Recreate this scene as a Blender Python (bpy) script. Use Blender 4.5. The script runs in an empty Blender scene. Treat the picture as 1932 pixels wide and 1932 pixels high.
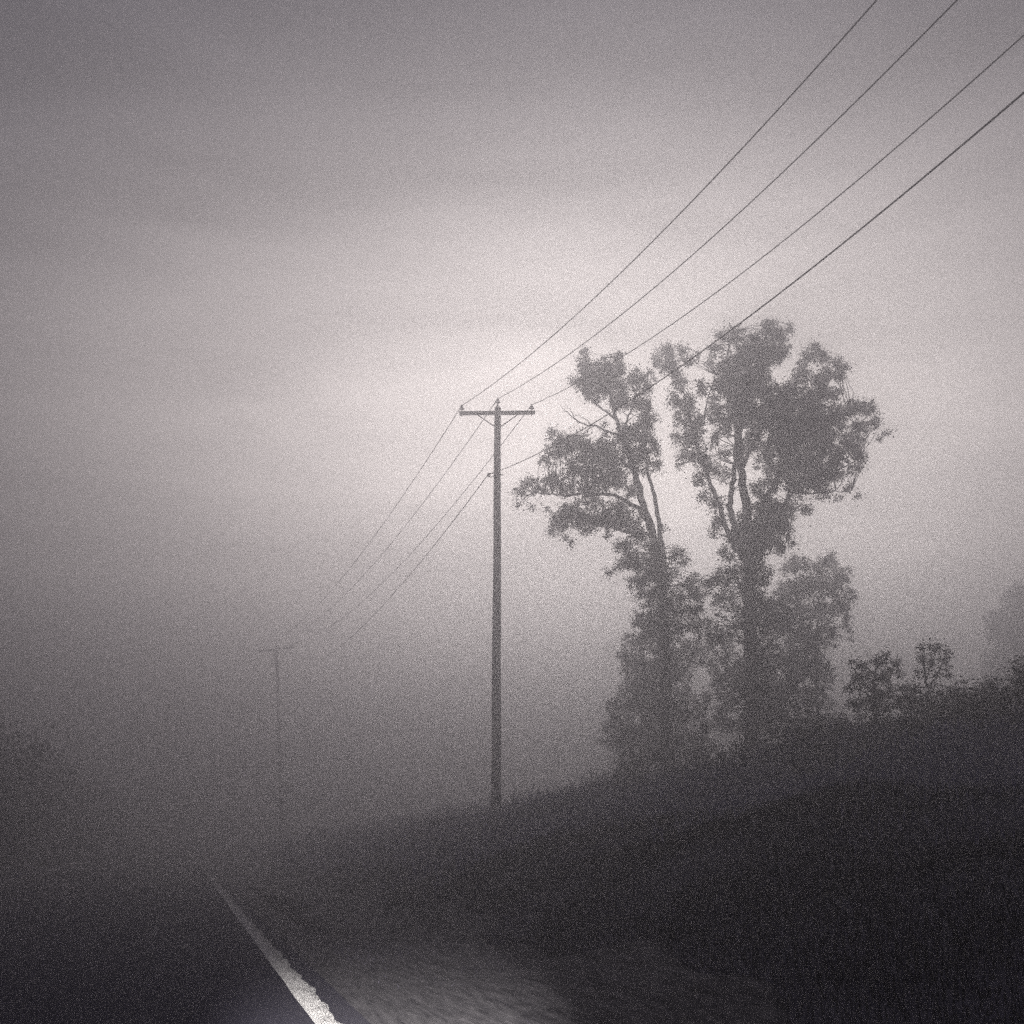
import bpy, math, random
import numpy as np
from mathutils import Matrix, Vector

R = math.radians
rng = np.random.default_rng(7)
random.seed(7)
S = bpy.context.scene
COL = S.collection

# ------------------------------------------------------------------ camera
EYE = 1.25
PITCH = R(16.8)
FOV = R(50.0)
cam_d = bpy.data.cameras.new('camera')
cam = bpy.data.objects.new('camera', cam_d)
COL.objects.link(cam)
cam_d.sensor_width = 36
cam_d.angle = FOV
cam_d.clip_start = 0.05
cam_d.clip_end = 3000
cam.location = (0, 0, EYE)
cam.rotation_euler = (R(90) + PITCH, 0, 0)
S.camera = cam

# ------------------------------------------------------------------ render / exposure
S.view_settings.view_transform = 'Standard'
S.view_settings.look = 'None'
S.view_settings.exposure = 0.0
S.view_settings.gamma = 1.0
S.view_settings.use_curve_mapping = False
S.render.engine = 'CYCLES'
S.cycles.max_bounces = 10
S.cycles.diffuse_bounces = 2
S.cycles.glossy_bounces = 2
S.cycles.transmission_bounces = 2
S.cycles.volume_bounces = 6
S.cycles.transparent_max_bounces = 10
S.cycles.use_denoising = False          # the photograph is grainy
S.cycles.use_light_tree = False
S.cycles.sample_clamp_indirect = 1.5

# ------------------------------------------------------------------ sky and sun
SUN_AZ, SUN_EL = R(8.0), R(16.5)          # azimuth clockwise from +Y
sun_dir = Vector((math.sin(SUN_AZ) * math.cos(SUN_EL), math.cos(SUN_AZ) * math.cos(SUN_EL), math.sin(SUN_EL)))
W = bpy.data.worlds.new('World')
S.world = W
W.use_nodes = True
nt = W.node_tree
nt.nodes.clear()
N = nt.nodes.new
L = nt.links.new
out = N('ShaderNodeOutputWorld')
bg = N('ShaderNodeBackground')
bg.inputs['Strength'].default_value = 0.1
L(bg.outputs[0], out.inputs['Surface'])
sky = N('ShaderNodeTexSky')
sky.sky_type = 'NISHITA'
sky.sun_disc = False
sky.sun_elevation = SUN_EL
sky.sun_rotation = SUN_AZ
sky.dust_density = 6.0
sky.air_density = 1.0
bw = N('ShaderNodeRGBToBW')
L(sky.outputs[0], bw.inputs[0])
tc = N('ShaderNodeTexCoord')


def vmath(op, a, b=None):
    n = N('ShaderNodeVectorMath')
    n.operation = op
    for i, x in enumerate((a, b)):
        if x is None:
            continue
        if hasattr(x, 'is_output'):
            L(x, n.inputs[i])
        else:
            n.inputs[i].default_value = x
    return n


def fmath(op, a, b=None, c=None, clamp=False):
    n = N('ShaderNodeMath')
    n.operation = op
    n.use_clamp = clamp
    for i, x in enumerate((a, b, c)):
        if x is None:
            continue
        if hasattr(x, 'is_output'):
            L(x, n.inputs[i])
        else:
            n.inputs[i].default_value = x
    return n.outputs[0]


dirn = vmath('NORMALIZE', tc.outputs['Generated']).outputs[0]


def lobe(az, el, power):
    d = (math.sin(R(az)) * math.cos(R(el)), math.cos(R(az)) * math.cos(R(el)), math.sin(R(el)))
    dt = vmath('DOT_PRODUCT', dirn, d).outputs['Value']
    return fmath('POWER', fmath('MAXIMUM', dt, 0.0), power)


wide = lobe(5.5, 10.0, 10.0)
base = 1.45
# the dawn glow is a broad band low over the horizon: it falls off faster upwards than sideways
sepz = N('ShaderNodeSeparateXYZ')
L(dirn, sepz.inputs[0])
up = N('ShaderNodeMapRange')
up.interpolation_type = 'SMOOTHSTEP'
up.inputs['From Min'].default_value = 0.26
up.inputs['From Max'].default_value = 0.74
up.inputs['To Min'].default_value = 1.0
up.inputs['To Max'].default_value = 0.06
L(sepz.outputs['Z'], up.inputs['Value'])
glow = fmath('MULTIPLY', fmath('MULTIPLY', wide, 35.5), up.outputs[0])
lum = fmath('ADD', glow, fmath('MULTIPLY', bw.outputs[0], 0.02))
# thin cloud bands
mp = N('ShaderNodeMapping')
mp.inputs['Scale'].default_value = (2.0, 2.0, 10.0)
mp.inputs['Rotation'].default_value = (R(4), R(-5), 0)
L(dirn, mp.inputs['Vector'])
nz = N('ShaderNodeTexNoise')
nz.inputs['Scale'].default_value = 1.7
nz.inputs['Detail'].default_value = 4.0
nz.inputs['Roughness'].default_value = 0.5
nz.inputs['Distortion'].default_value = 0.4
L(mp.outputs[0], nz.inputs['Vector'])
mr = N('ShaderNodeMapRange')
mr.inputs['From Min'].default_value = 0.3
mr.inputs['From Max'].default_value = 0.7
mr.inputs['To Min'].default_value = 0.75
mr.inputs['To Max'].default_value = 1.13
L(nz.outputs['Fac'], mr.inputs['Value'])
lum = fmath('MULTIPLY', lum, mr.outputs[0])
tint = N('ShaderNodeVectorMath')
tint.operation = 'SCALE'
tint.inputs[0].default_value = (1.08, 0.975, 0.915)
L(lum, tint.inputs['Scale'])
# cool light of the rest of the dawn sky, the same all round
cool = vmath('SCALE', (0.92, 0.87, 1.06))
L(fmath('MULTIPLY', mr.outputs[0], base), cool.inputs['Scale'])
L(vmath('ADD', tint.outputs[0], cool.outputs[0]).outputs[0], bg.inputs['Color'])

sun_d = bpy.data.lights.new('sun', 'SUN')
sun_d.energy = 1.2
sun_d.angle = R(24)
sun_d.color = (1.0, 0.95, 0.9)
sun_o = bpy.data.objects.new('sun', sun_d)
COL.objects.link(sun_o)
sun_o.rotation_euler = (-sun_dir).to_track_quat('-Z', 'Y').to_euler()
sun_o.location = (0, 0, 60)

# dipped beam of the car the picture is taken from: wide and flat, cut off a dozen metres ahead,
# it lights the near end of the edge line and the shoulder
ra = R(-16.0)
hl_d = bpy.data.lights.new('headlight', 'SPOT')
hl_d.energy = 20000
hl_d.spot_size = R(23)
hl_d.spot_blend = .8
hl_d.shadow_soft_size = .06
hl_d.color = (1.0, .96, .92)
hl = bpy.data.objects.new('headlight', hl_d)
COL.objects.link(hl)
ou, ov = -.85 + 1.116, 1.6
hl.location = (ou * math.cos(ra) + ov * math.sin(ra), -ou * math.sin(ra) + ov * math.cos(ra), .85)
aa = ra + R(10.5)
hl.rotation_euler = Vector((math.sin(aa), math.cos(aa), -math.tan(R(7.5)))).to_track_quat('-Z', 'Y').to_euler()
hl.scale = (1.0, .42, 1.0)

# ------------------------------------------------------------------ haze
HAZE_DENSITY = 0.038
HAZE_COLOR = (0.60, 0.59, 0.61)
HAZE_G = 0.81

# ------------------------------------------------------------------ helpers
FPX = 966 / math.tan(FOV / 2)              # focal length in units where the photograph is 1932 wide


def at(px, py, Y):
    """world point seen at photograph position (px, py) on a 1932 grid, Y metres ahead"""
    dx, dy = px - 966, 966 - py
    y = FPX * math.cos(PITCH) - dy * math.sin(PITCH)
    z = FPX * math.sin(PITCH) + dy * math.cos(PITCH)
    return np.array([dx / y * Y, Y, z / y * Y + EYE])


ROAD_AZ = R(-16.0)
RD = np.array([math.sin(ROAD_AZ), math.cos(ROAD_AZ)])       # along the road
RN = np.array([RD[1], -RD[0]])                              # to the right of it
OFF = 1.116                                                 # camera to edge line
ROAD_M = Matrix(((RN[0], RD[0], 0, OFF * RN[0]), (RN[1], RD[1], 0, OFF * RN[1]), (0, 0, 1, 0), (0, 0, 0, 1)))


def uv_of(x, y):
    return x * RN[0] + y * RN[1] - OFF, x * RD[0] + y * RD[1]


_PU = np.array([-600, -60, -30, -16, -11, -9, -7.5, -7.1, 0.55, 1.2, 2.2, 3.0, 4.0, 5.0, 7.0, 9.0, 14.0, 20.0, 30.0, 60.0, 600.0])
_PZ = np.array([6.0, 4.0, 3.0, 1.8, 0.3, -0.25, -0.05, -0.012, -0.012, -0.05, -0.05, .55, 1.0, 1.3, 1.65, 2.0, 2.85, 3.8, 5.5, 9.5, 15.0])


def ground_z(u, v):
    u = np.asarray(u, float)
    v = np.asarray(v, float)
    z = sum(np.interp(u + d, _PU, _PZ) * w for d, w in ((-.5, .25), (0, .5), (.5, .25)))
    k = np.clip((u - 2.2) / 5, 0, 1) + np.clip((-8.2 - u) / 4, 0, 1)
    b = (0.16 * np.sin(.55 * u + .31 * v + 1.2) + 0.13 * np.sin(.9 * v - .4 * u) + 0.07 * np.sin(1.7 * u + 1.1 * v)
         + 0.05 * np.sin(2.9 * v + 1.3 * u + .5) + .12 * np.sin(.21 * v + 2))
    z = z + k * b
    z = z + .85 * np.exp(-((u - 13) / 6) ** 2 / 2 - ((v - 13) / 9) ** 2 / 2) * np.clip((u - 3) / 5, 0, 1)
    on = (u > -7.0) & (u < .5)
    return np.where(on, -0.012, z)


def gz(x, y):
    u, v = uv_of(x, y)
    return float(ground_z(u, v))


def mesh_obj(name, verts, faces, mat, parent=None, smooth=False):
    me = bpy.data.meshes.new(name)
    me.from_pydata([tuple(map(float, v)) for v in verts], [], [tuple(int(i) for i in f) for f in faces])
    me.update()
    if smooth:
        me.polygons.foreach_set('use_smooth', [True] * len(me.polygons))
    if mat:
        me.materials.append(mat)
    o = bpy.data.objects.new(name, me)
    COL.objects.link(o)
    if parent is not None:
        o.parent = parent
    return o


def fast_mesh(name, V, idx, sizes, mat, parent=None):
    """V (n,3); idx flat loop indices; sizes loop counts"""
    me = bpy.data.meshes.new(name)
    V = np.ascontiguousarray(V, np.float32)
    me.vertices.add(len(V))
    me.vertices.foreach_set('co', V.ravel())
    me.loops.add(len(idx))
    me.loops.foreach_set('vertex_index', np.asarray(idx, np.int32))
    sizes = np.asarray(sizes, np.int32)
    me.polygons.add(len(sizes))
    me.polygons.foreach_set('loop_start', np.concatenate(([0], np.cumsum(sizes)[:-1])).astype(np.int32))
    me.polygons.foreach_set('loop_total', sizes)
    me.update(calc_edges=True)
    if mat:
        me.materials.append(mat)
    o = bpy.data.objects.new(name, me)
    COL.objects.link(o)
    if parent is not None:
        o.parent = parent
    return o


def empty(name, loc=(0, 0, 0)):
    o = bpy.data.objects.new(name, None)
    o.location = [float(c) for c in loc]
    o.empty_display_size = 0.3
    COL.objects.link(o)
    return o


def tag(o, label=None, cat=None, group=None, kind=None):
    for k, v in (('label', label), ('category', cat), ('group', group), ('kind', kind)):
        if v:
            o[k] = v
    return o


def tube(pts, rad, sides=8, cap=True):
    """tapered tube along pts"""
    pts = [np.asarray(p, float) for p in pts]
    n = len(pts)
    V, Fc = [], []
    t0 = pts[1] - pts[0]
    ref = np.array([1.0, 0, 0]) if abs(t0[0]) < .8 * np.linalg.norm(t0) else np.array([0, 1.0, 0])
    for i, p in enumerate(pts):
        t = pts[min(i + 1, n - 1)] - pts[max(i - 1, 0)]
        t = t / (np.linalg.norm(t) + 1e-9)
        a = np.cross(t, ref)
        a /= np.linalg.norm(a) + 1e-9
        b = np.cross(t, a)
        r = rad[i] if hasattr(rad, '__len__') else rad
        for k in range(sides):
            th = 2 * math.pi * k / sides
            V.append(p + r * (math.cos(th) * a + math.sin(th) * b))
    for i in range(n - 1):
        for k in range(sides):
            k2 = (k + 1) % sides
            Fc.append((i * sides + k, i * sides + k2, (i + 1) * sides + k2, (i + 1) * sides + k))
    if cap:
        Fc.append(tuple(range(sides - 1, -1, -1)))
        Fc.append(tuple((n - 1) * sides + k for k in range(sides)))
    return V, Fc


def join(*parts):
    V, Fc = [], []
    for v, f in parts:
        o = len(V)
        V += list(v)
        Fc += [tuple(i + o for i in q) for q in f]
    return V, Fc


def lathe(prof, sides=14, c=(0, 0, 0)):
    V, Fc = [], []
    for r, z in prof:
        for k in range(sides):
            th = 2 * math.pi * k / sides
            V.append((c[0] + r * math.cos(th), c[1] + r * math.sin(th), c[2] + z))
    for i in range(len(prof) - 1):
        for k in range(sides):
            k2 = (k + 1) % sides
            Fc.append((i * sides + k, i * sides + k2, (i + 1) * sides + k2, (i + 1) * sides + k))
    Fc.append(tuple(range(sides - 1, -1, -1)))
    Fc.append(tuple((len(prof) - 1) * sides + k for k in range(sides)))
    return V, Fc


def bevel_box(cx, cy, cz, sx, sy, sz, b):
    """box with chamfered long edges, long axis x"""
    hy, hz = sy / 2, sz / 2
    ring = [(-hy + b, -hz), (hy - b, -hz), (hy, -hz + b), (hy, hz - b), (hy - b, hz), (-hy + b, hz), (-hy, hz - b), (-hy, -hz + b)]
    V = [(cx - sx / 2, cy + y, cz + z) for y, z in ring] + [(cx + sx / 2, cy + y, cz + z) for y, z in ring]
    Fc = [(k, (k + 1) % 8, 8 + (k + 1) % 8, 8 + k) for k in range(8)] + [tuple(range(7, -1, -1)), tuple(range(8, 16))]
    return V, Fc


def strap(p, q, w, t):
    """flat bar from p to q in local xz plane (w in plane, t along y)"""
    p, q = np.asarray(p, float), np.asarray(q, float)
    d = (q - p) / np.linalg.norm(q - p)
    a = np.array([-d[2], 0, d[0]]) * w / 2
    b = np.array([0, t / 2, 0])
    V = [p - a - b, p + a - b, p + a + b, p - a + b, q - a - b, q + a - b, q + a + b, q - a + b]
    Fc = [(0, 1, 2, 3), (7, 6, 5, 4), (0, 4, 5, 1), (1, 5, 6, 2), (2, 6, 7, 3), (3, 7, 4, 0)]
    return V, Fc


# ------------------------------------------------------------------ materials
def mat_noise(name, c1, c2, scale, rough=0.8, coord='Object', stretch=(1, 1, 1), detail=6, bump=0.0, spec=0.3, lo=.35, hi=.65):
    m = bpy.data.materials.new(name)
    m.use_nodes = True
    t = m.node_tree
    b = t.nodes['Principled BSDF']
    b.inputs['Roughness'].default_value = rough
    b.inputs['Specular IOR Level'].default_value = spec
    tcx = t.nodes.new('ShaderNodeTexCoord')
    mpx = t.nodes.new('ShaderNodeMapping')
    mpx.inputs['Scale'].default_value = stretch
    t.links.new(tcx.outputs[coord], mpx.inputs[0])
    n = t.nodes.new('ShaderNodeTexNoise')
    n.inputs['Scale'].default_value = scale
    n.inputs['Detail'].default_value = detail
    n.inputs['Roughness'].default_value = .65
    t.links.new(mpx.outputs[0], n.inputs['Vector'])
    cr = t.nodes.new('ShaderNodeValToRGB')
    cr.color_ramp.elements[0].position = lo
    cr.color_ramp.elements[1].position = hi
    cr.color_ramp.elements[0].color = (*c1, 1)
    cr.color_ramp.elements[1].color = (*c2, 1)
    t.links.new(n.outputs['Fac'], cr.inputs[0])
    t.links.new(cr.outputs[0], b.inputs['Base Color'])
    if bump:
        bp = t.nodes.new('ShaderNodeBump')
        bp.inputs['Strength'].default_value = bump
        bp.inputs['Distance'].default_value = .02
        t.links.new(n.outputs['Fac'], bp.inputs['Height'])
        t.links.new(bp.outputs[0], b.inputs['Normal'])
    return m


M_earth = mat_noise('earth', (.08, .076, .105), (.12, .115, .155), 1.3, .95, spec=.1, bump=.4)
M_asphalt = mat_noise('asphalt', (.045, .042, .066), (.072, .068, .098), 60, .95, bump=.1, spec=.03)
M_grass = mat_noise('grass', (.21, .20, .295), (.275, .265, .38), .9, .8, spec=.15)
_t = M_grass.node_tree
_tr = _t.nodes.new('ShaderNodeBsdfTranslucent')
_mx = _t.nodes.new('ShaderNodeMixShader')
_mx.inputs[0].default_value = .35
_b = _t.nodes['Principled BSDF']
_t.links.new(_b.inputs['Base Color'].links[0].from_socket, _tr.inputs[0])
_t.links.new(_b.outputs[0], _mx.inputs[1])
_t.links.new(_tr.outputs[0], _mx.inputs[2])
_t.links.new(_mx.outputs[0], _t.nodes['Material Output'].inputs['Surface'])
M_gravel = mat_noise('gravel', (.045, .043, .052), (.185, .177, .19), 16, .95, stretch=(1, .12, 1), bump=.6, spec=.1)
M_verge = mat_noise('verge_turf', (.035, .033, .044), (.06, .056, .074), .9, .9, spec=.05)
M_bark = mat_noise('bark', (.035, .032, .034), (.075, .068, .068), 9, .9, stretch=(1, 1, .2), bump=.5, spec=.1)
M_wood = mat_noise('pole_wood', (.14, .125, .12), (.26, .24, .23), 14, .85, stretch=(1, 1, .05), bump=.3, spec=.2)
M_iron = mat_noise('galvanised_iron', (.10, .10, .105), (.16, .16, .165), 20, .55)
M_porcelain = mat_noise('porcelain', (.10, .075, .07), (.14, .11, .10), 6, .25, spec=.5)
M_cable = mat_noise('cable', (.035, .033, .036), (.06, .056, .06), 8, .6)


def leaf_mat(name, c1, c2):
    m = bpy.data.materials.new(name)
    m.use_nodes = True
    t = m.node_tree
    b = t.nodes['Principled BSDF']
    b.inputs['Roughness'].default_value = .7
    b.inputs['Specular IOR Level'].default_value = .2
    g = t.nodes.new('ShaderNodeNewGeometry')
    cr = t.nodes.new('ShaderNodeValToRGB')
    cr.color_ramp.elements[0].color = (*c1, 1)
    cr.color_ramp.elements[1].color = (*c2, 1)
    t.links.new(g.outputs['Random Per Island'], cr.inputs[0])
    t.links.new(cr.outputs[0], b.inputs['Base Color'])
    tr = t.nodes.new('ShaderNodeBsdfTranslucent')
    t.links.new(cr.outputs[0], tr.inputs[0])
    mx = t.nodes.new('ShaderNodeMixShader')
    mx.inputs[0].default_value = .25
    t.links.new(b.outputs[0], mx.inputs[1])
    t.links.new(tr.outputs[0], mx.inputs[2])
    t.links.new(mx.outputs[0], t.nodes['Material Output'].inputs['Surface'])
    return m


M_leaf = leaf_mat('leaf', (.035, .038, .034), (.085, .088, .078))
M_leaf_dark = leaf_mat('shrub_leaf', (.030, .031, .033), (.065, .064, .065))


def paint_mat():
    m = bpy.data.materials.new('road_paint')
    m.use_nodes = True
    t = m.node_tree
    b = t.nodes['Principled BSDF']
    b.inputs['Roughness'].default_value = .5
    b.inputs['Specular IOR Level'].default_value = .5
    tcx = t.nodes.new('ShaderNodeTexCoord')
    mpx = t.nodes.new('ShaderNodeMapping')
    mpx.inputs['Scale'].default_value = (9, 2.2, 1)
    t.links.new(tcx.outputs['Object'], mpx.inputs[0])
    n = t.nodes.new('ShaderNodeTexNoise')
    n.inputs['Scale'].default_value = 1.0
    n.inputs['Detail'].default_value = 7
    n.inputs['Roughness'].default_value = .7
    t.links.new(mpx.outputs[0], n.inputs['Vector'])
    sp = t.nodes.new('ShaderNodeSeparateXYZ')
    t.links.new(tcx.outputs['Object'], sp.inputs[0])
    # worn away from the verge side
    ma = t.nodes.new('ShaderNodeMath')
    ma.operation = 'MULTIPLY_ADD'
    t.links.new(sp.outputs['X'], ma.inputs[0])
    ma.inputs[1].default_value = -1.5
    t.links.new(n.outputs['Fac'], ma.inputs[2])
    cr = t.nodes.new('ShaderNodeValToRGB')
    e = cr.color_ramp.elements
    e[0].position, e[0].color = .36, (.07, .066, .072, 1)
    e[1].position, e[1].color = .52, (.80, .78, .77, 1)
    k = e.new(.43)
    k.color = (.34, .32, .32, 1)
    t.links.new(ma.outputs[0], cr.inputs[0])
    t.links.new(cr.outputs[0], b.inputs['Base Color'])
    # glass beads in the paint: bright at the grazing angle of a headlight
    b.inputs['Sheen Weight'].default_value = 1.0
    b.inputs['Sheen Roughness'].default_value = .4
    # paint over coarse chippings: the grains stand up and catch the headlight
    g = t.nodes.new('ShaderNodeTexNoise')
    g.inputs['Scale'].default_value = 55
    g.inputs['Detail'].default_value = 3
    t.links.new(tcx.outputs['Object'], g.inputs['Vector'])
    bp = t.nodes.new('ShaderNodeBump')
    bp.inputs['Strength'].default_value = 1.0
    bp.inputs['Distance'].default_value = .03
    t.links.new(g.outputs['Fac'], bp.inputs['Height'])
    t.links.new(bp.outputs[0], b.inputs['Normal'])
    return m


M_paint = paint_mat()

# ------------------------------------------------------------------ ground
def spaced(a, b, d0, growth):
    xs = [a]
    d = d0
    while xs[-1] < b:
        xs.append(xs[-1] + d)
        d *= growth
    xs[-1] = b
    return xs


us = sorted(set([-u for u in spaced(14, 560, .8, 1.18)] + list(np.arange(-13.6, 40, .4)) + spaced(40, 560, .8, 1.18)))
vs = sorted(set([-v for v in spaced(6, 560, 1.2, 1.25)] + list(np.arange(-5.5, 80, .55)) + spaced(80, 560, .8, 1.15)))
U, Vv = np.meshgrid(us, vs)
Z = ground_z(U, Vv)
Vx = np.stack([U.ravel(), Vv.ravel(), Z.ravel()], 1)
nu, nv = len(us), len(vs)
ii = np.arange(nu * nv).reshape(nv, nu)
quads = np.stack([ii[:-1, :-1], ii[:-1, 1:], ii[1:, 1:], ii[1:, :-1]], -1).reshape(-1, 4)
ground = fast_mesh('ground', Vx, quads.ravel(), [4] * len(quads), M_earth)
ground.data.polygons.foreach_set('use_smooth', [True] * len(quads))
ground.matrix_world = ROAD_M
tag(ground, kind='structure')


def strip(name, u0, u1, v0, v1, z, mat, du=1.0, dv=2.0, kind='structure'):
    a = np.linspace(u0, u1, max(2, int((u1 - u0) / du) + 1))
    b = np.linspace(v0, v1, max(2, int((v1 - v0) / dv) + 1))
    V = [(x, y, z) for y in b for x in a]
    w = len(a)
    Fc = [(j * w + i, j * w + i + 1, (j + 1) * w + i + 1, (j + 1) * w + i) for j in range(len(b) - 1) for i in range(w - 1)]
    o = mesh_obj(name, V, Fc, mat)
    o.matrix_world = ROAD_M
    tag(o, kind=kind)
    return o


road = strip('road', -6.9, .32, -60, 500, 0.0, M_asphalt)
# the painted edge line: ragged on the verge side
lv = np.concatenate([np.arange(-20, 70, .12), np.arange(70, 300, 2.0)])
r_edge = .095 + .012 * np.sin(lv * 1.9) + .014 * np.sin(lv * 5.3 + 1) + .010 * np.sin(lv * 11.7 + 2)
V = [(-.10 + .004 * math.sin(y * 2.3), y, .004) for y in lv] + [(x, y, .004) for x, y in zip(r_edge, lv)]
n = len(lv)
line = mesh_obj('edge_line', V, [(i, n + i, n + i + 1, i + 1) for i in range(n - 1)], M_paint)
line.matrix_world = ROAD_M
tag(line, kind='structure')
# gravel apron beside the line
gv = np.arange(-8, 60, .25)
V, Fc = [], []
cols = 15
for y in gv:
    w0 = .29
    w1 = 2.7 + .22 * math.sin(y * .9) + .12 * math.sin(y * 2.7 + 1)
    for i in range(cols):
        u = w0 + (w1 - w0) * i / (cols - 1)
        lift = .016 + .055 * max(0.0, min(1.0, (u - .8) / .8))
        V.append((u, y, float(ground_z(u, y)) + (lift if i < cols - 1 else -.05)))
for j in range(len(gv) - 1):
    for i in range(cols - 1):
        Fc.append((j * cols + i, j * cols + i + 1, (j + 1) * cols + i + 1, (j + 1) * cols + i))
gravel = mesh_obj('gravel_shoulder', V, Fc, M_gravel)
gravel.matrix_world = ROAD_M
tag(gravel, kind='structure')


# ------------------------------------------------------------------ grass on the verge and the bank
def grass(name, n, u_lo, u_hi, v_lo, v_hi, h_lo, h_hi, mat, bias=1.0, keep=None, thick=1.0):
    u = u_lo + (u_hi - u_lo) * rng.random(n)
    v = v_lo + (v_hi - v_lo) * rng.random(n) ** bias
    if keep is not None:
        k = rng.random(n) < keep(u, v)
        u, v = u[k], v[k]
    n = len(u)
    z = ground_z(u, v)
    clump = .65 + .35 * np.sin(u * 1.9 + 1.3 * np.sin(v * .8)) * np.sin(v * 1.4 + u * .5)
    h = (h_lo + (h_hi - h_lo) * rng.random(n) ** 1.6) * clump
    w = (.004 + .007 * rng.random(n)) * (.6 + v / 14) * thick
    th = rng.random(n) * 2 * math.pi
    lean = h * (.15 + .55 * rng.random(n))
    la = rng.random(n) * 2 * math.pi
    wx, wy = np.cos(th) * w, np.sin(th) * w
    lx, ly = np.cos(la) * lean, np.sin(la) * lean
    P = np.zeros((n, 5, 3))
    P[:, 0] = np.stack([u - wx, v - wy, z - .02], 1)
    P[:, 1] = np.stack([u + wx, v + wy, z - .02], 1)
    P[:, 2] = np.stack([u + .75 * wx + .35 * lx, v + .75 * wy + .35 * ly, z + .6 * h], 1)
    P[:, 3] = np.stack([u - .75 * wx + .35 * lx, v - .75 * wy + .35 * ly, z + .6 * h], 1)
    P[:, 4] = np.stack([u + lx, v + ly, z + h], 1)
    b = np.arange(n)[:, None] * 5
    idx = (b + np.array([0, 1, 2, 3, 3, 2, 4])[None]).ravel()
    o = fast_mesh(name, P.reshape(-1, 3), idx, np.tile([4, 3], n), mat)
    o.matrix_world = ROAD_M
    tag(o, kind='stuff')
    return o


def verge_keep(u, v):
    pale = np.clip((13.0 - v) / 4.0, 0, 1) * np.clip((1.9 - u) / .8, 0, 1)
    near = np.clip((u - 1.1 - .25 * np.sin(v * 2.1)) / 1.9, 0, 1) ** 1.6
    return np.clip(1 - .86 * pale, 0, 1) * np.clip(near + np.clip((v - 10) / 14, 0, 1), 0, 1)


def bank_keep(u, v):
    return np.clip((u - 4.6 - .5 * np.sin(v * 1.3)) / 2.0 + np.clip((v - 15) / 6, 0, 1), 0, 1)


grass('verge_grass', 170000, .75, 6.0, 2.5, 34, .03, .16, M_verge, 1.9, verge_keep, .5)
grass('bank_grass', 80000, 2.2, 20, 2, 48, .08, .34, M_grass, 1.3, bank_keep)
grass('tall_weeds', 18000, 2.8, 18, 18, 75, .2, .7, M_grass, 1.2)
grass('far_verge_grass', 14000, -13, -7.0, 12, 60, .12, .5, M_grass, 1.4)


# ------------------------------------------------------------------ utility poles
def make_pole():
    root = empty('utility_pole')
    H = 12.03
    zs = np.linspace(-2.5, H, 16)
    V, Fc = tube([(.006 * math.sin(z * 1.1), .006 * math.cos(z * .9), z) for z in zs],
                 [.142 - .042 * max(0, z) / H for z in zs], 14)
    mesh_obj('pole', V, Fc, M_wood, root, True)
    za = H - .235
    ya = -.155                                     # the arm is bolted to the near face
    V, Fc = bevel_box(-.02, ya, za, 2.32, .09, .115, .012)
    c = math.cos(R(1.8)), math.sin(R(1.8))
    tilt = lambda P: [(x * c[0], y, za + (z - za) * c[0] + x * c[1]) for x, y, z in P]
    arm = mesh_obj('crossarm', tilt(V), Fc, M_wood, root)
    for s in (-1, 1):
        V, Fc = strap((s * .66, ya - .055, za - .045 + s * .66 * c[1]), (s * .03, ya - .02, za - .50), .034, .008)
        mesh_obj('brace', V, Fc, M_iron, root)
        V, Fc = tube([(s * .66, ya - .075, za - .03 + s * .66 * c[1]), (s * .66, ya + .07, za - .03 + s * .66 * c[1])], .012, 6)
        mesh_obj('bolt', V, Fc, M_iron, root)
    V, Fc = tube([(0, ya - .07, za), (0, .17, za)], .013, 6)
    mesh_obj('through_bolt', V, Fc, M_iron, root)
    bell = [(.018, 0), (.075, .002), (.078, .02), (.062, .035), (.052, .05), (.058, .056), (.046, .085), (.030, .10), (.026, .112), (.034, .12), (.034, .135), (.02, .145)]
    for x, y, zb, pin0 in ((-1.10, ya, za + .13, za - .12), (0.0, -.02, H + .16, H - .25), (1.04, ya, za + .13, za - .12)):
        dz = x * c[1] if x else 0
        V, Fc = lathe([(r, z) for r, z in bell], 14, (x, y, zb + dz))
        ins = mesh_obj('insulator', V, Fc, M_porcelain, root, True)
        V, Fc = tube([(x, y, pin0 + dz), (x, y, zb + .03 + dz)], .014 if x else .022, 8)
        mesh_obj('pin', V, Fc, M_iron, ins)
    # ridge pin strap, neutral clevis and spool
    V, Fc = join(strap((-.02, -.125, H - .32), (-.02, -.125, H + .02), .05, .01))
    mesh_obj('ridge_strap', V, Fc, M_iron, root)
    zn = 9.84
    V, Fc = join(tube([(-.10, 0, zn + .055), (-.285, 0, zn + .055), (-.30, 0, zn + .03)], .012, 6),
                 tube([(-.10, 0, zn - .055), (-.285, 0, zn - .055), (-.30, 0, zn - .03)], .012, 6),
                 tube([(-.26, 0, zn - .075), (-.26, 0, zn + .075)], .010, 6))
    br = mesh_obj('clevis', V, Fc, M_iron, root)
    V, Fc = lathe([(.02, -.04), (.042, -.038), (.042, -.02), (.028, -.008), (.028, .008), (.042, .02), (.042, .038), (.02, .04)], 12, (-.26, 0, zn))
    mesh_obj('spool', V, Fc, M_porcelain, br, True)
    V, Fc = tube([(.10, 0, zn + .01), (.19, 0, zn + .01)], .014, 6)
    mesh_obj('eye_bolt', V, Fc, M_iron, root)
    att = {'left': (-1.10, ya, za + .13 + .128 - 1.135 * c[1]), 'top': (0, -.02, H + .16 + .128),
           'right': (1.04, ya, za + .13 + .128 + 1.04 * c[1]), 'neutral': (-.29, 0, zn)}
    return root, att


def copy_tree(o, parent=None):
    c = o.copy()
    COL.objects.link(c)
    if parent is not None:
        c.parent = parent
    for ch in list(o.children):
        copy_tree(ch, c)
    return c


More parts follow.
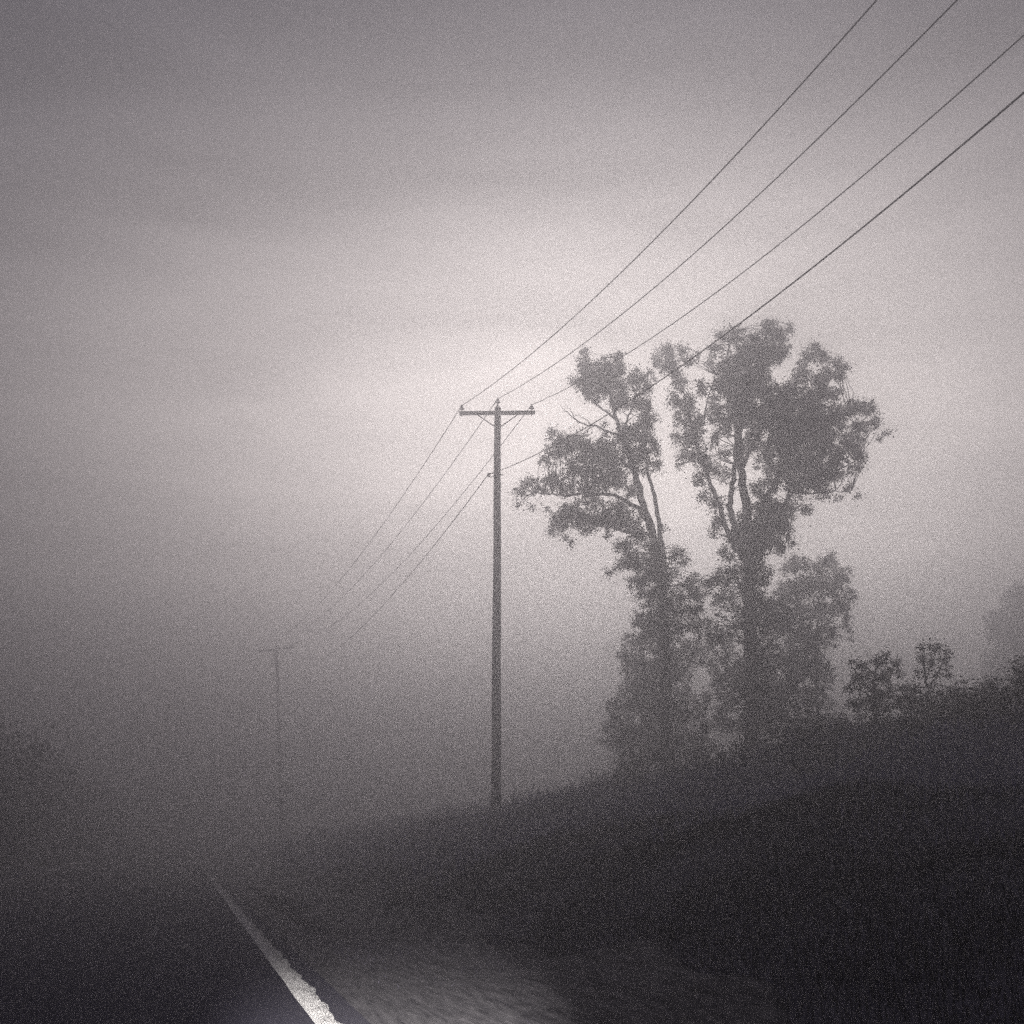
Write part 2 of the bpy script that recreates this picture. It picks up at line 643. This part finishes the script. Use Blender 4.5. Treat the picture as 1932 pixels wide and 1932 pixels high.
LINE_AZ = R(-18.5)
ARM_YAW = R(3.0)
pole_near, ATT = make_pole()
pn = at(937.5, 1100, 31.4)
base_n = np.array([pn[0], 31.4, 2.05])   # root of the pole's own scale; its butt is sunk below the turf
pole_near.location = base_n
pole_near.rotation_euler = (0, 0, ARM_YAW)
tag(pole_near, 'wooden utility pole with crossarm and insulators standing left of the two tall trees', 'utility pole', 'utility poles along the road')
pole_far = copy_tree(pole_near)
pf = at(520, 1218, 73.6)
pole_far.location = (pf[0] + 1.15, 73.6, pf[2] - 12.03)
pole_far.rotation_euler = (0, R(-5.2), ARM_YAW)
tag(pole_far, 'faint leaning utility pole far off in the fog, small above the road', 'utility pole', 'utility poles along the road')


def world_att(loc, rot, key):
    from mathutils import Euler
    m = Matrix.Translation(Vector([float(c) for c in loc])) @ Euler(rot).to_matrix().to_4x4()
    return np.array(m @ Vector(ATT[key]))


LN = np.array([math.sin(LINE_AZ), math.cos(LINE_AZ), 0])
SPAN = 40.0
SAG = {'left': 2.04, 'top': 2.25, 'right': 2.40, 'neutral': 2.12}
SAG2 = {'left': 1.5, 'top': 1.5, 'right': 1.5, 'neutral': 1.6}
WL = {'left': 'leftmost power line, from the left end of the near crossarm up out of the frame',
      'top': 'power line tied to the top of the near pole, second from the left overhead',
      'right': 'power line from the right end of the near crossarm, third from the left overhead',
      'neutral': 'lowest power line, tied to the near pole below its crossarm, rightmost overhead'}
for key in ('left', 'top', 'right', 'neutral'):
    a = world_att(base_n, (0, 0, ARM_YAW), key)
    behind = a - LN * SPAN
    far = world_att(pole_far.location, pole_far.rotation_euler, key)
    beyond = far + np.array([-16.5, 44, -.5])
    pts = []

    def span(p, q, sag, n, last=False):
        for i in range(n + (1 if last else 0)):
            t = i / n
            w = p * (1 - t) + q * t
            w = w - np.array([0, 0, 4 * sag * t * (1 - t)])
            pts.append(w)
    span(behind, a, SAG[key], 48)
    span(a, far, SAG2[key], 36)
    span(far, beyond, 1.4, 16, True)
    V, Fc = tube(pts, (.0115 if key != 'neutral' else .0130), 6)
    w = mesh_obj('power_line', V, Fc, M_cable, None, True)
    tag(w, WL[key], 'power line', 'power lines strung between the poles')


# ------------------------------------------------------------------ trees
def z1(x, y):                                # picture coordinates of the first study crop
    return 927.4 + .44 * x, 579.6 + .44 * y


def z4(x, y):                                # picture coordinates of the study crop at the right
    return 1468 + .24 * x, 1043 + .24 * y


def leaves(centres, radii, per, l_lo, l_hi, droop=.3):
    """kite-shaped leaves round cluster centres"""
    n = len(centres) * per
    c = np.repeat(centres, per, 0)
    r = np.repeat(radii, per)[:, None]
    d = rng.normal(size=(n, 3))
    d /= np.linalg.norm(d, axis=1)[:, None]
    p = c + d * r * np.abs(rng.normal(size=(n, 1)) * .74)
    ax = d + rng.normal(size=(n, 3)) * .6 + np.array([0, 0, -droop])
    ax /= np.linalg.norm(ax, axis=1)[:, None]
    nr = rng.normal(size=(n, 3))
    sd = np.cross(ax, nr)
    sd /= np.linalg.norm(sd, axis=1)[:, None] + 1e-9
    ln = (l_lo + (l_hi - l_lo) * rng.random((n, 1)))
    wd = ln * (.22 + .12 * rng.random((n, 1)))
    P = np.stack([p, p + ax * ln * .45 + sd * wd, p + ax * ln, p + ax * ln * .45 - sd * wd], 1)
    return P.reshape(-1, 3), np.arange(n * 4), np.full(n, 4)


def build_tree(name, label, group, dist, tf, limbs, blobs, depth=1.3, leaf=(.05, .105), per=46, cl=5.2, rad=.19, mat=None,
               base=None, cat='tree', twig_share=.5, twig_reach=2.2):
    k = FPX / dist
    anchor = []
    built = []
    for li, (poly, r0, r1, off) in enumerate(limbs):
        pts = []
        m = len(poly)
        for i, q in enumerate(poly):
            px, py = tf(*q)
            o = off[0] + (off[1] - off[0]) * i / (m - 1)
            pts.append(at(px, py, dist + o))
        # finer, slightly crooked
        fine, fr = [], []
        for i in range(m - 1):
            for s in range(4):
                t = s / 4
                fine.append(pts[i] * (1 - t) + pts[i + 1] * t + (rng.normal(size=3) * .025 if (i or s) else 0))
                fr.append((i + t) / (m - 1))
        fine.append(pts[-1])
        fr.append(1)
        if li == 0 or (off[0] == 'g'):
            g = gz(fine[0][0], fine[0][1]) - .3
            if fine[0][2] > g:
                fine.insert(0, np.array([fine[0][0], fine[0][1], g]))
                fr.insert(0, 0)
        rr = [r0 + (r1 - r0) * f for f in fr]
        built.append((li, fine, rr))
        anchor += list(zip(fine, rr))
    b0 = built[0][1][0]
    root = empty(name, (b0[0], b0[1], b0[2] + .3))
    loc = np.array(root.location)
    for li, fine, rr in built:
        V, Fc = tube([p - loc for p in fine], rr, 9 if li == 0 else 7)
        mesh_obj('trunk' if li == 0 else 'branch', V, Fc, M_bark, root, True)
    A = np.array([p for p, r in anchor])
    cents, rads = [], []
    for bl in blobs:
        x, y, rx, ry = bl[:4]
        den = bl[4] if len(bl) > 4 else 1.0
        px, py = tf(x, y)
        sc = (tf(1, 0)[0] - tf(0, 0)[0])
        wx, wz = rx * sc / k, ry * sc / k
        c = at(px, py, dist + rng.normal() * depth * .55)
        if tf is z1 and y > 1380 and dist < 38:
            den = den * .3
        elif tf is z1 and y > 1280:
            rx, ry, den = rx * 1.25, ry * 1.2, den * .78
        else:
            rx, ry = rx * 1.1, ry * 1.1
        nc = max(2, int(round(den * cl * wx * wz / (rad * rad))))
        d = rng.normal(size=(nc, 3))
        d /= np.linalg.norm(d, axis=1)[:, None]
        d *= rng.random((nc, 1)) ** .45
        d *= np.array([max(.05, wx * 1.12 - rad * .3), max(wx, wz) * 1.2, max(.05, wz * 1.12 - rad * .3)])
        cents.append(c + d)
        rads.append(rad * (.6 + .6 * rng.random(nc)))
    cents = np.concatenate(cents)
    rads = np.concatenate(rads)
    P, idx, sz = leaves(cents, rads, per, *leaf)
    crown = fast_mesh('crown', P - loc, idx, sz, mat or M_leaf, root)
    crown['kind'] = 'stuff'
    # twigs from the limbs to the leaf clusters
    VV, FF = [], []
    for c, r in zip(cents, rads):
        if rng.random() > twig_share:
            continue
        dd = A - c
        d2 = (dd ** 2).sum(1) + np.where(dd[:, 2] > .3, 2.0, 0)
        j = int(np.argmin(d2))
        if d2[j] > twig_reach ** 2:
            continue
        a = A[j]
        mid = (a + c) / 2 + rng.normal(size=3) * .08 + np.array([0, 0, .08])
        v, f = tube([a - loc, mid - loc, c - loc], [.020, .012, .005], 3, False)
        o = len(VV)
        VV += v
        FF += [tuple(i + o for i in q) for q in f]
    if VV:
        tw = mesh_obj('twigs', VV, FF, M_bark, root)
        tw['kind'] = 'stuff'
    tag(root, label, cat, group)
    return root


G_TALL = 'tall trees standing in the fog on the bank'
left_limbs = [
    ([(752, 1830), (748, 1500), (738, 1250), (715, 1080), (690, 960), (655, 850), (612, 700), (575, 600), (548, 520), (522, 420), (500, 320), (480, 260)], .20, .03, (0, .3)),
    ([(742, 1200), (735, 1040), (722, 950), (700, 830), (680, 740), (655, 620), (668, 500), (680, 400)], .10, .03, (-.2, .5)),
    ([(690, 965), (655, 900), (605, 845), (540, 812), (480, 800), (400, 800), (330, 810), (260, 800), (200, 792), (150, 810), (108, 850)], .085, .012, (0, -.8)),
    ([(615, 705), (560, 660), (480, 622), (380, 585), (300, 560), (245, 530)], .07, .012, (0, .7)),
    ([(695, 985), (640, 968), (560, 958), (480, 935), (400, 930), (330, 940), (265, 962)], .06, .012, (0, .4)),
    ([(560, 560), (500, 530), (440, 510), (400, 500), (370, 492), (330, 455), (300, 430)], .045, .010, (.1, -.6)),
    ([(380, 495), (345, 460), (335, 430), (318, 420)], .016, .006, (-.5, -.6)),
    ([(440, 510), (400, 480), (370, 465), (340, 470)], .018, .006, (-.3, -.5)),
    ([(460, 515), (440, 495), (395, 500), (350, 508)], .014, .005, (-.3, -.2)),
    ([(555, 545), (535, 480), (480, 440), (430, 400), (400, 340), (390, 250), (400, 170)], .05, .010, (.2, -.4)),
    ([(560, 560), (590, 470), (610, 400), (640, 330), (690, 300)], .045, .012, (.2, .5)),
]
left_blobs = [
    (400, 185, 18, 32, .8), (410, 265, 50, 62), (378, 225, 22, 30, .6), (485, 255, 48, 55), (535, 225, 32, 42), (515, 290, 55, 55, 1.2), (470, 340, 75, 60, 1.2), (365, 310, 36, 26, .8),
    (395, 345, 45, 38), (430, 385, 40, 26, .8), (555, 345, 40, 50), (530, 400, 45, 45), (620, 300, 48, 45), (655, 340, 40, 50, .8), (600, 400, 50, 38, .8), (660, 400, 30, 30, .5), (690, 290, 22, 30, .6),
    (560, 570, 45, 50), (640, 515, 55, 60, .8), (680, 470, 38, 40, .8), (690, 590, 38, 60, .8), (700, 690, 30, 38, .7), (610, 620, 60, 60), (660, 700, 40, 30, .6), (715, 650, 20, 40, .5), (655, 560, 40, 40),
    (250, 525, 16, 18, .6), (285, 560, 45, 38), (375, 580, 70, 50, 1.2), (275, 630, 58, 34), (230, 665, 40, 22, .8), (445, 635, 80, 62, 1.2), (520, 680, 60, 60, 1.1), (370, 690, 95, 42, 1.1), (250, 740, 55, 28), (165, 745, 38, 26), (130, 790, 30, 28),
    (112, 835, 14, 22, .5), (200, 785, 42, 22), (310, 770, 80, 32), (430, 770, 80, 40), (540, 750, 60, 55), (600, 790, 40, 50, .8), (180, 855, 22, 10, .5), (230, 860, 28, 10, .5), (480, 560, 40, 40, .7),
    (470, 720, 80, 50), (420, 830, 70, 30, .8), (520, 860, 60, 40, .9), (330, 900, 80, 40), (430, 915, 90, 42), (560, 880, 50, 50, .9), (500, 620, 60, 50), (330, 600, 70, 50), (480, 500, 26, 22, .5), (600, 540, 50, 60, .9), (655, 440, 44, 50, .8), (545, 265, 40, 40, .9), (440, 300, 50, 50, 1.1), (640, 640, 50, 50, .8),
    (345, 875, 58, 32), (290, 935, 45, 32), (395, 890, 70, 38), (480, 905, 62, 36), (555, 925, 55, 36), (262, 965, 26, 20), (420, 950, 60, 22, .7), (345, 1005, 18, 22, .35), (320, 985, 20, 16, .5), (500, 970, 30, 20, .5),
    (620, 960, 45, 60), (655, 900, 30, 40, .6), (560, 1030, 48, 40, .9), (610, 1080, 65, 50), (555, 1110, 48, 30, .9), (500, 1135, 30, 18, .6), (690, 1050, 50, 60), (685, 1130, 70, 55), (795, 1060, 40, 34, .8), (820, 1090, 34, 32, .7),
    (850, 1180, 60, 50, .6), (860, 1260, 60, 70, .6), (640, 1330, 60, 60, .8), (800, 1370, 60, 70, .8), (700, 1420, 70, 60),
    (745, 1150, 60, 60), (720, 1240, 60, 70), (705, 1330, 60, 55), (780, 1280, 50, 70, .9), (590, 1170, 30, 22, .6), (640, 1190, 50, 45, .9), (740, 1400, 60, 60), (735, 950, 14, 22, .4), (660, 1240, 40, 40, .7),
]
build_tree('broadleaf_tree', 'slimmer left tree with twin stems, foliage reaching left and bare twigs high on that side', G_TALL, 36.0, z1,
           left_limbs, left_blobs, depth=1.1)

right_limbs = [
    ([(1115, 1850), (1112, 1500), (1108, 1250), (1102, 1060), (1096, 900), (1082, 780), (1070, 680), (1064, 560), (1075, 450), (1110, 330), (1150, 210), (1188, 90)], .25, .03, (0, .2)),
    ([(1075, 1080), (1045, 960), (1020, 860), (1032, 760), (1045, 680), (1050, 580), (1040, 470), (1020, 340), (1010, 220), (1040, 110)], .13, .025, (-.1, -.8)),
    ([(1050, 1050), (1000, 930), (950, 790), (905, 670), (868, 550), (838, 430), (815, 330), (770, 240)], .10, .02, (0, .8)),
    ([(1120, 950), (1180, 830), (1235, 710), (1300, 610), (1370, 540), (1470, 480), (1550, 450), (1630, 435)], .12, .02, (.2, -.7)),
    ([(1135, 1000), (1200, 900), (1290, 800), (1370, 750), (1450, 715), (1560, 660)], .09, .018, (.1, .9)),
    ([(1070, 700), (1120, 590), (1200, 470), (1270, 380), (1340, 270), (1385, 180)], .09, .018, (.2, .6)),
    ([(1290, 620), (1360, 450), (1430, 340), (1495, 260)], .06, .015, (.3, .8)),
    ([(1310, 790), (1400, 800), (1480, 790), (1545, 785)], .035, .010, (.3, .3)),
    ([(870, 555), (905, 480), (930, 380), (960, 290)], .04, .012, (.4, 0)),
    ([(905, 670), (860, 620), (815, 600)], .03, .01, (.5, .7)),
]
right_blobs = [
    (1190, 85, 38, 34), (1145, 130, 44, 44), (1225, 120, 48, 44), (1275, 95, 26, 30, .9), (1035, 115, 46, 36), (985, 130, 38, 28, .8), (1090, 180, 75, 62, 1.2), (1190, 200, 78, 75, 1.3), (960, 190, 38, 36, .8), (1000, 240, 55, 38), (930, 235, 22, 20, .6), (1245, 180, 36, 50),
    (760, 190, 46, 32), (705, 225, 34, 30, .8), (820, 180, 36, 24, .8), (775, 255, 55, 38), (845, 230, 36, 30, .8), (720, 262, 28, 18, .6), (800, 320, 46, 46), (780, 390, 36, 40, .8), (840, 410, 46, 48), (890, 195, 20, 18, .5), (900, 350, 34, 46, .8),
    (820, 480, 46, 46, .9), (790, 555, 28, 38, .7), (855, 575, 50, 46), (830, 640, 46, 38, .9), (800, 685, 20, 18, .6), (900, 640, 44, 46), (955, 430, 40, 65, .7), (955, 560, 34, 50, .7), (940, 690, 46, 38, .9), (900, 740, 34, 34, .8), (915, 810, 36, 30, .7), (960, 840, 38, 40, .8), (975, 920, 36, 40, .8), (950, 980, 24, 22, .5), (1000, 720, 30, 40, .6), (890, 480, 40, 40, .7),
    (1040, 320, 75, 75, 1.2), (1140, 340, 90, 90, 1.4), (1075, 460, 65, 65, 1.1), (1170, 470, 80, 80, 1.3), (1130, 560, 48, 46, .7), (1180, 620, 46, 46, .7), (1240, 410, 80, 80, 1.4), (980, 340, 46, 46, .8), (1010, 510, 36, 56, .8), (1000, 620, 36, 36, .7), (1085, 620, 26, 50, .7), (1140, 660, 30, 34, .5),
    (1380, 175, 34, 24, .8), (1350, 225, 38, 30), (1415, 220, 38, 40), (1490, 235, 36, 28, .9), (1500, 285, 38, 30), (1525, 260, 14, 30, .6), (1330, 290, 48, 38), (1420, 300, 56, 48), (1300, 375, 65, 65, 1.2), (1390, 400, 65, 65, 1.2), (1465, 370, 48, 36, .9), (1555, 430, 56, 36),
    (1620, 430, 38, 32), (1645, 490, 32, 34), (1580, 510, 46, 36, .9), (1692, 540, 16, 18, .8), (1665, 560, 14, 10, .4), (1475, 470, 65, 55, 1.1), (1380, 520, 75, 65, 1.3), (1290, 550, 65, 65, 1.3), (1520, 600, 50, 38, .9), (1580, 630, 30, 40, .8), (1445, 610, 65, 55, 1.1),
    (1350, 650, 65, 55, 1.2), (1265, 690, 56, 56, 1.2), (1475, 710, 56, 36), (1560, 690, 36, 36, .8), (1595, 660, 18, 26, .5), (1540, 775, 32, 26, .45), (1565, 810, 16, 14, .3), (1390, 750, 65, 46), (1300, 780, 56, 46), (1215, 760, 46, 50), (1430, 805, 46, 26, .7), (1490, 820, 30, 18, .4), (1200, 850, 56, 50),
    (1275, 860, 56, 38, .9), (1360, 865, 38, 24, .7), (1180, 940, 56, 56), (1245, 950, 46, 46, .9), (1280, 1000, 26, 26, .5), (1150, 780, 40, 40, .8), (1200, 700, 40, 40, .9),
    (1240, 620, 90, 80, 1.2), (1330, 480, 90, 80, 1.2), (1420, 540, 90, 80, 1.2), (1250, 520, 80, 80, 1.2), (1340, 720, 90, 60, 1.1), (1100, 250, 80, 70, 1.2), (1050, 400, 70, 70), (1440, 680, 80, 60), (1540, 560, 60, 60), (1160, 860, 60, 60), (1100, 980, 80, 60), (1220, 900, 70, 60), (1410, 460, 70, 60), (980, 480, 50, 60, .8), (870, 530, 50, 50, .8),
    (1085, 920, 46, 46), (1050, 1000, 38, 46), (1130, 1030, 70, 70, 1.2), (1010, 1055, 36, 36, .8), (1180, 1010, 50, 50), (1230, 1030, 40, 40, .8),
    (1050, 1650, 110, 90, 1.1), (1150, 1690, 140, 100, 1.1), (960, 1380, 60, 70, .7), (880, 1360, 60, 70, .6), (1200, 1340, 80, 90, 1.1),
    (1110, 1150, 90, 75, 1.2), (1010, 1150, 56, 46, .9), (940, 1180, 46, 36, .8), (1110, 1290, 100, 85, 1.2), (1000, 1250, 56, 56, .8), (890, 1220, 40, 34, .6), (1100, 1420, 105, 90, 1.2), (1130, 1550, 110, 90, 1.2), (1190, 1460, 70, 70, 1.1),
]
build_tree('broadleaf_tree', 'tallest tree with the broad dense crown and thick trunk, right of the slimmer twin-stemmed tree', G_TALL, 36.6, z1,
           right_limbs, right_blobs, depth=1.4, cl=6.0)

round_limbs = [([(1400, 1830), (1395, 1600), (1390, 1450), (1400, 1330), (1405, 1210), (1410, 1120)], .07, .015, (0, 0)),
               ([(1393, 1500), (1340, 1380), (1310, 1260), (1300, 1140)], .06, .015, (0, .5)),
               ([(1398, 1420), (1460, 1320), (1500, 1220), (1500, 1140)], .06, .015, (0, -.5))]
round_blobs = [(1300, 1110, 65, 46), (1395, 1105, 65, 36, .9), (1460, 1080, 38, 34, .8), (1500, 1150, 46, 46), (1420, 1195, 78, 65, 1.1), (1535, 1235, 32, 40, .8), (1330, 1200, 65, 65, 1.1), (1495, 1280, 40, 50),
               (1400, 1290, 75, 60, 1.1), (1525, 1360, 28, 50, .8), (1450, 1380, 46, 36, .7), (1320, 1320, 65, 65, 1.1), (1540, 1415, 16, 20, .5), (1340, 1420, 60, 60), (1260, 1240, 60, 70), (1310, 1500, 76, 80, .9), (1400, 1420, 90, 70, .8), (1380, 1520, 90, 80, .7), (1440, 1600, 60, 80, .5), (1220, 1330, 70, 80, .9), (1270, 1380, 60, 70)]
build_tree('round_tree', 'low round-topped tree growing against the right side of the tallest trunk', 'smaller growth at the foot of the tall trees', 44.0, z1,
           round_limbs, round_blobs, depth=.9, mat=M_leaf)

G_LOW = 'smaller growth at the foot of the tall trees'
sl = [([(640, 1840), (640, 1700), (645, 1560), (650, 1440)], .05, .015, (0, 0)), ([(640, 1720), (720, 1600), (760, 1500)], .03, .01, (0, .3)), ([(640, 1760), (580, 1700), (545, 1690)], .03, .01, (0, -.3))]
sb = [(560, 1860, 90, 50), (690, 1880, 120, 50), (820, 1860, 100, 60), (620, 1940, 110, 40), (760, 1940, 120, 40), (900, 1900, 90, 50), (700, 1400, 80, 60), (820, 1480, 70, 80, .8), (680, 1620, 120, 110), (600, 1435, 42, 40), (650, 1420, 46, 36, .8), (575, 1500, 40, 60, .9), (700, 1475, 75, 60), (620, 1540, 58, 65, 1.1), (750, 1560, 75, 75), (640, 1660, 95, 75, 1.1), (560, 1715, 65, 56), (720, 1700, 100, 85), (815, 1600, 50, 80, .7), (520, 1775, 48, 30, .9), (800, 1750, 90, 65, .9), (640, 1800, 150, 46), (480, 1810, 30, 22, .6)]
build_tree('shrub', 'dense shrub with a flat top under the left tree', G_LOW, 44.0, z1, sl, sb, depth=.8, mat=M_leaf, cat='shrub')
sl = [([(1150, 1860), (1150, 1750), (1150, 1650)], .05, .015, (0, 0)), ([(1150, 1800), (1060, 1700), (1000, 1600)], .03, .01, (0, .3)), ([(1150, 1800), (1240, 1700), (1290, 1640)], .03, .01, (0, .3))]
sb = [(880, 1480, 70, 80, .7), (1320, 1560, 90, 100, .8), (1380, 1700, 90, 90, .8), (1180, 1520, 120, 90, .9), (1400, 1800, 110, 60, .8), (860, 1700, 80, 70, .7), (980, 1480, 65, 60, .8), (1060, 1560, 75, 65, .9), (960, 1580, 46, 56, .6), (1180, 1640, 100, 85, 1.1), (1130, 1730, 56, 75, .9), (980, 1720, 46, 56, .7), (1240, 1730, 80, 80, .9), (1020, 1790, 90, 36, .9), (1280, 1600, 46, 56, .8), (1310, 1790, 60, 36, .8), (1180, 1810, 120, 40), (900, 1790, 60, 40, .8)]
build_tree('shrub', 'loose shrub with gaps around the base of the tallest trunk', G_LOW, 43.5, z1, sl, sb, depth=.8, mat=M_leaf, cat='shrub')

G_SAP = 'small trees on the bank at the right'
sl = [([(760, 1230), (755, 1100), (750, 1000), (790, 900), (855, 800)], .05, .012, (0, 0)), ([(755, 1120), (680, 1020), (600, 930), (560, 870)], .03, .01, (0, .3)), ([(750, 1020), (850, 960), (930, 900)], .03, .01, (0, -.3)), ([(752, 1130), (620, 1080), (540, 1060)], .02, .008, (0, -.2))]
sb = [(580, 870, 44, 36, .8), (660, 885, 60, 40), (740, 870, 60, 45), (800, 845, 56, 44), (862, 795, 34, 40, .8), (920, 880, 55, 42, .9), (880, 930, 60, 50, .8), (600, 960, 60, 50, .7), (690, 960, 70, 55, .8), (770, 960, 80, 60), (850, 1010, 60, 50, .7), (560, 1060, 46, 26, .6), (660, 1060, 80, 40, .7), (760, 1060, 90, 50, .8), (960, 950, 30, 40, .6), (700, 1190, 120, 60), (850, 1210, 120, 60), (960, 1160, 90, 70), (600, 1200, 70, 40, .7), (780, 1140, 120, 50, .7), (900, 1080, 50, 40, .6), (650, 1140, 60, 40, .6)]
build_tree('sapling', 'low spreading young tree just right of the tall trees, on the dark bank', G_SAP, 24.5, z4, sl, sb, depth=.6, mat=M_leaf_dark, leaf=(.035, .07), rad=.13, per=44, cl=3.4)
sl = [([(1180, 1230), (1165, 1080), (1150, 950), (1130, 840), (1150, 750)], .035, .010, (0, 0)), ([(1160, 1000), (1200, 880), (1220, 760)], .02, .008, (0, .2)), ([(1165, 1060), (1260, 950), (1310, 850), (1320, 770)], .02, .008, (0, -.2))]
sb = [(1140, 740, 36, 28, .8), (1195, 735, 40, 28, .9), (1280, 730, 44, 30, .9), (1335, 775, 30, 34, .8), (1240, 770, 50, 34, .8), (1108, 850, 26, 50, .8), (1150, 820, 34, 40, .6), (1200, 850, 36, 30, .4), (1320, 890, 40, 36, .5), (1100, 960, 26, 40, .7), (1250, 960, 36, 30, .4), (1180, 920, 40, 40, .4), (1300, 830, 36, 30, .6), (1080, 1060, 40, 50, .7), (1350, 950, 20, 24, .5), (1180, 1060, 60, 40, .6), (1000, 1070, 70, 60), (1070, 1110, 70, 60), (1060, 1190, 90, 60), (1240, 1210, 110, 60), (1350, 1180, 60, 50, .8), (1200, 1130, 90, 40, .7)]
build_tree('sapling', 'thin see-through young tree with an open crown at the right, taller than its neighbour', G_SAP, 23.5, z4, sl, sb, depth=.5, mat=M_leaf_dark, leaf=(.035, .07), rad=.13, per=40, cl=3.0)

sl = [([(1930, 1500), (1925, 1350), (1935, 1230), (1930, 1140)], .16, .04, (0, 0)), ([(1927, 1340), (1890, 1250), (1880, 1190)], .08, .03, (0, .5))]
sb = [(1930, 1130, 40, 36), (1895, 1180, 36, 40), (1950, 1190, 50, 50), (1900, 1240, 40, 44), (1945, 1260, 50, 50), (1915, 1300, 50, 40), (1880, 1280, 24, 30, .7), (1960, 1330, 60, 50)]
build_tree('broadleaf_tree', 'faint tree behind the bank at the right edge, almost lost in fog', None, 74.0, lambda x, y: (x, y), sl, sb, depth=1.0, leaf=(.12, .2), rad=.35)

G_WEED = 'low bushes on the skyline of the bank'


def bush(name, label, px, py_top, dist, w, h, n=9, lf=(.03, .06), group=G_WEED):
    """small bush rooted on the ground below the picture position"""
    top = at(px, py_top, dist)
    g = gz(top[0], top[1])
    h = max(h, top[2] - g)
    root = empty(name, (top[0], top[1], g))
    VV, FF, cents = [], [], []
    for i in range(n):
        a = rng.random() * 6.28
        r = w * (.2 + .8 * rng.random())
        tip = np.array([math.cos(a) * r, math.sin(a) * r, h * (.7 + .3 * rng.random())])
        if i == 0:
            tip = np.array([0, 0, h])
        v, f = tube([(0, 0, -.15), tip * np.array([.35, .35, .5]), tip], [.012, .009, .004], 5)
        o = len(VV)
        VV += v
        FF += [tuple(k + o for k in q) for q in f]
        for t in np.linspace(.3, 1, 7):
            cents.append(tip * np.array([t * t, t * t, t]) + rng.normal(size=3) * .07 * (.4 + w))
    mesh_obj('stems', VV, FF, M_bark, root)
    cents = np.array(cents)
    P, idx, sz = leaves(cents, np.full(len(cents), .12 + .12 * w), 60, *lf)
    c = fast_mesh('foliage', P, idx, sz, M_leaf_dark, root)
    c['kind'] = 'stuff'
    tag(root, label, 'bush', group)
    return root


bush('bush', 'small pointed bush on the bank skyline, first right of the see-through young tree', 1806, 1300, 22, .35, .7)
bush('bush', 'rounded bush on the bank skyline near the right edge of the frame', 1872, 1284, 21, .55, .8, 7)
bush('bush', 'bush cut off by the right edge of the frame on the bank skyline', 1926, 1284, 20, .6, .9, 7)
bush('bush', 'low bush at the foot of the spreading young tree, left side', 1590, 1352, 27, .8, .7, 7)

# tangled brush over the top of the bank
cents, rads = [], []
for i in range(900):
    v = 9 + 22 * rng.random()
    u = 8.5 + 9 * rng.random() ** .8
    hh = (.3 + .8 * rng.random()) * (.55 + .45 * math.sin(u * 1.7 + 1) * math.sin(v * .9))
    g = float(ground_z(u, v))
    for q in range(3):
        cents.append(np.array([u, v, g + hh * (q + .6) / 3]) + rng.normal(size=3) * .10)
        rads.append(.16)
P, idx, sz = leaves(np.array(cents), np.array(rads), 26, .035, .08)
brush = fast_mesh('brush', P, idx, sz, M_leaf_dark)
brush.matrix_world = ROAD_M
tag(brush, kind='stuff')

# far wood on the left, swallowed by the fog
cents, rads = [], []
for i in range(170):
    u = -7.6 - 13 * rng.random()
    v = 43 + 75 * rng.random()
    h = 4.0 + 3.0 * rng.random()
    g = float(ground_z(u, v))
    for j in range(14):
        d = rng.normal(size=3)
        d /= np.linalg.norm(d)
        cents.append(np.array([u, v, g + h * .52]) + d * np.array([1.9, 1.9, h * .5]) * rng.random() ** .4)
        rads.append(.8)
P, idx, sz = leaves(np.array(cents), np.array(rads), 40, .2, .4)
wood = fast_mesh('far_wood', P, idx, sz, M_leaf_dark)
wood.matrix_world = ROAD_M
tag(wood, kind='stuff')

# ------------------------------------------------------------------ haze: one closed box of even density
lo, hi = np.array([-470.0, -40.0, -6.0]), np.array([520.0, 520.0, 21.5])
Vb = [(x, y, z) for z in (lo[2], hi[2]) for y in (lo[1], hi[1]) for x in (lo[0], hi[0])]
Fb = [(0, 2, 3, 1), (4, 5, 7, 6), (0, 1, 5, 4), (1, 3, 7, 5), (3, 2, 6, 7), (2, 0, 4, 6)]
mh = bpy.data.materials.new('haze_air')
mh.use_nodes = True
t = mh.node_tree
t.nodes.clear()
mo = t.nodes.new('ShaderNodeOutputMaterial')
pv = t.nodes.new('ShaderNodeVolumePrincipled')
pv.inputs['Density'].default_value = HAZE_DENSITY
pv.inputs['Color'].default_value = (*HAZE_COLOR, 1)
pv.inputs['Anisotropy'].default_value = HAZE_G
t.links.new(pv.outputs[0], mo.inputs['Volume'])
haze = mesh_obj('haze', Vb, Fb, mh)
tag(haze, kind='stuff')
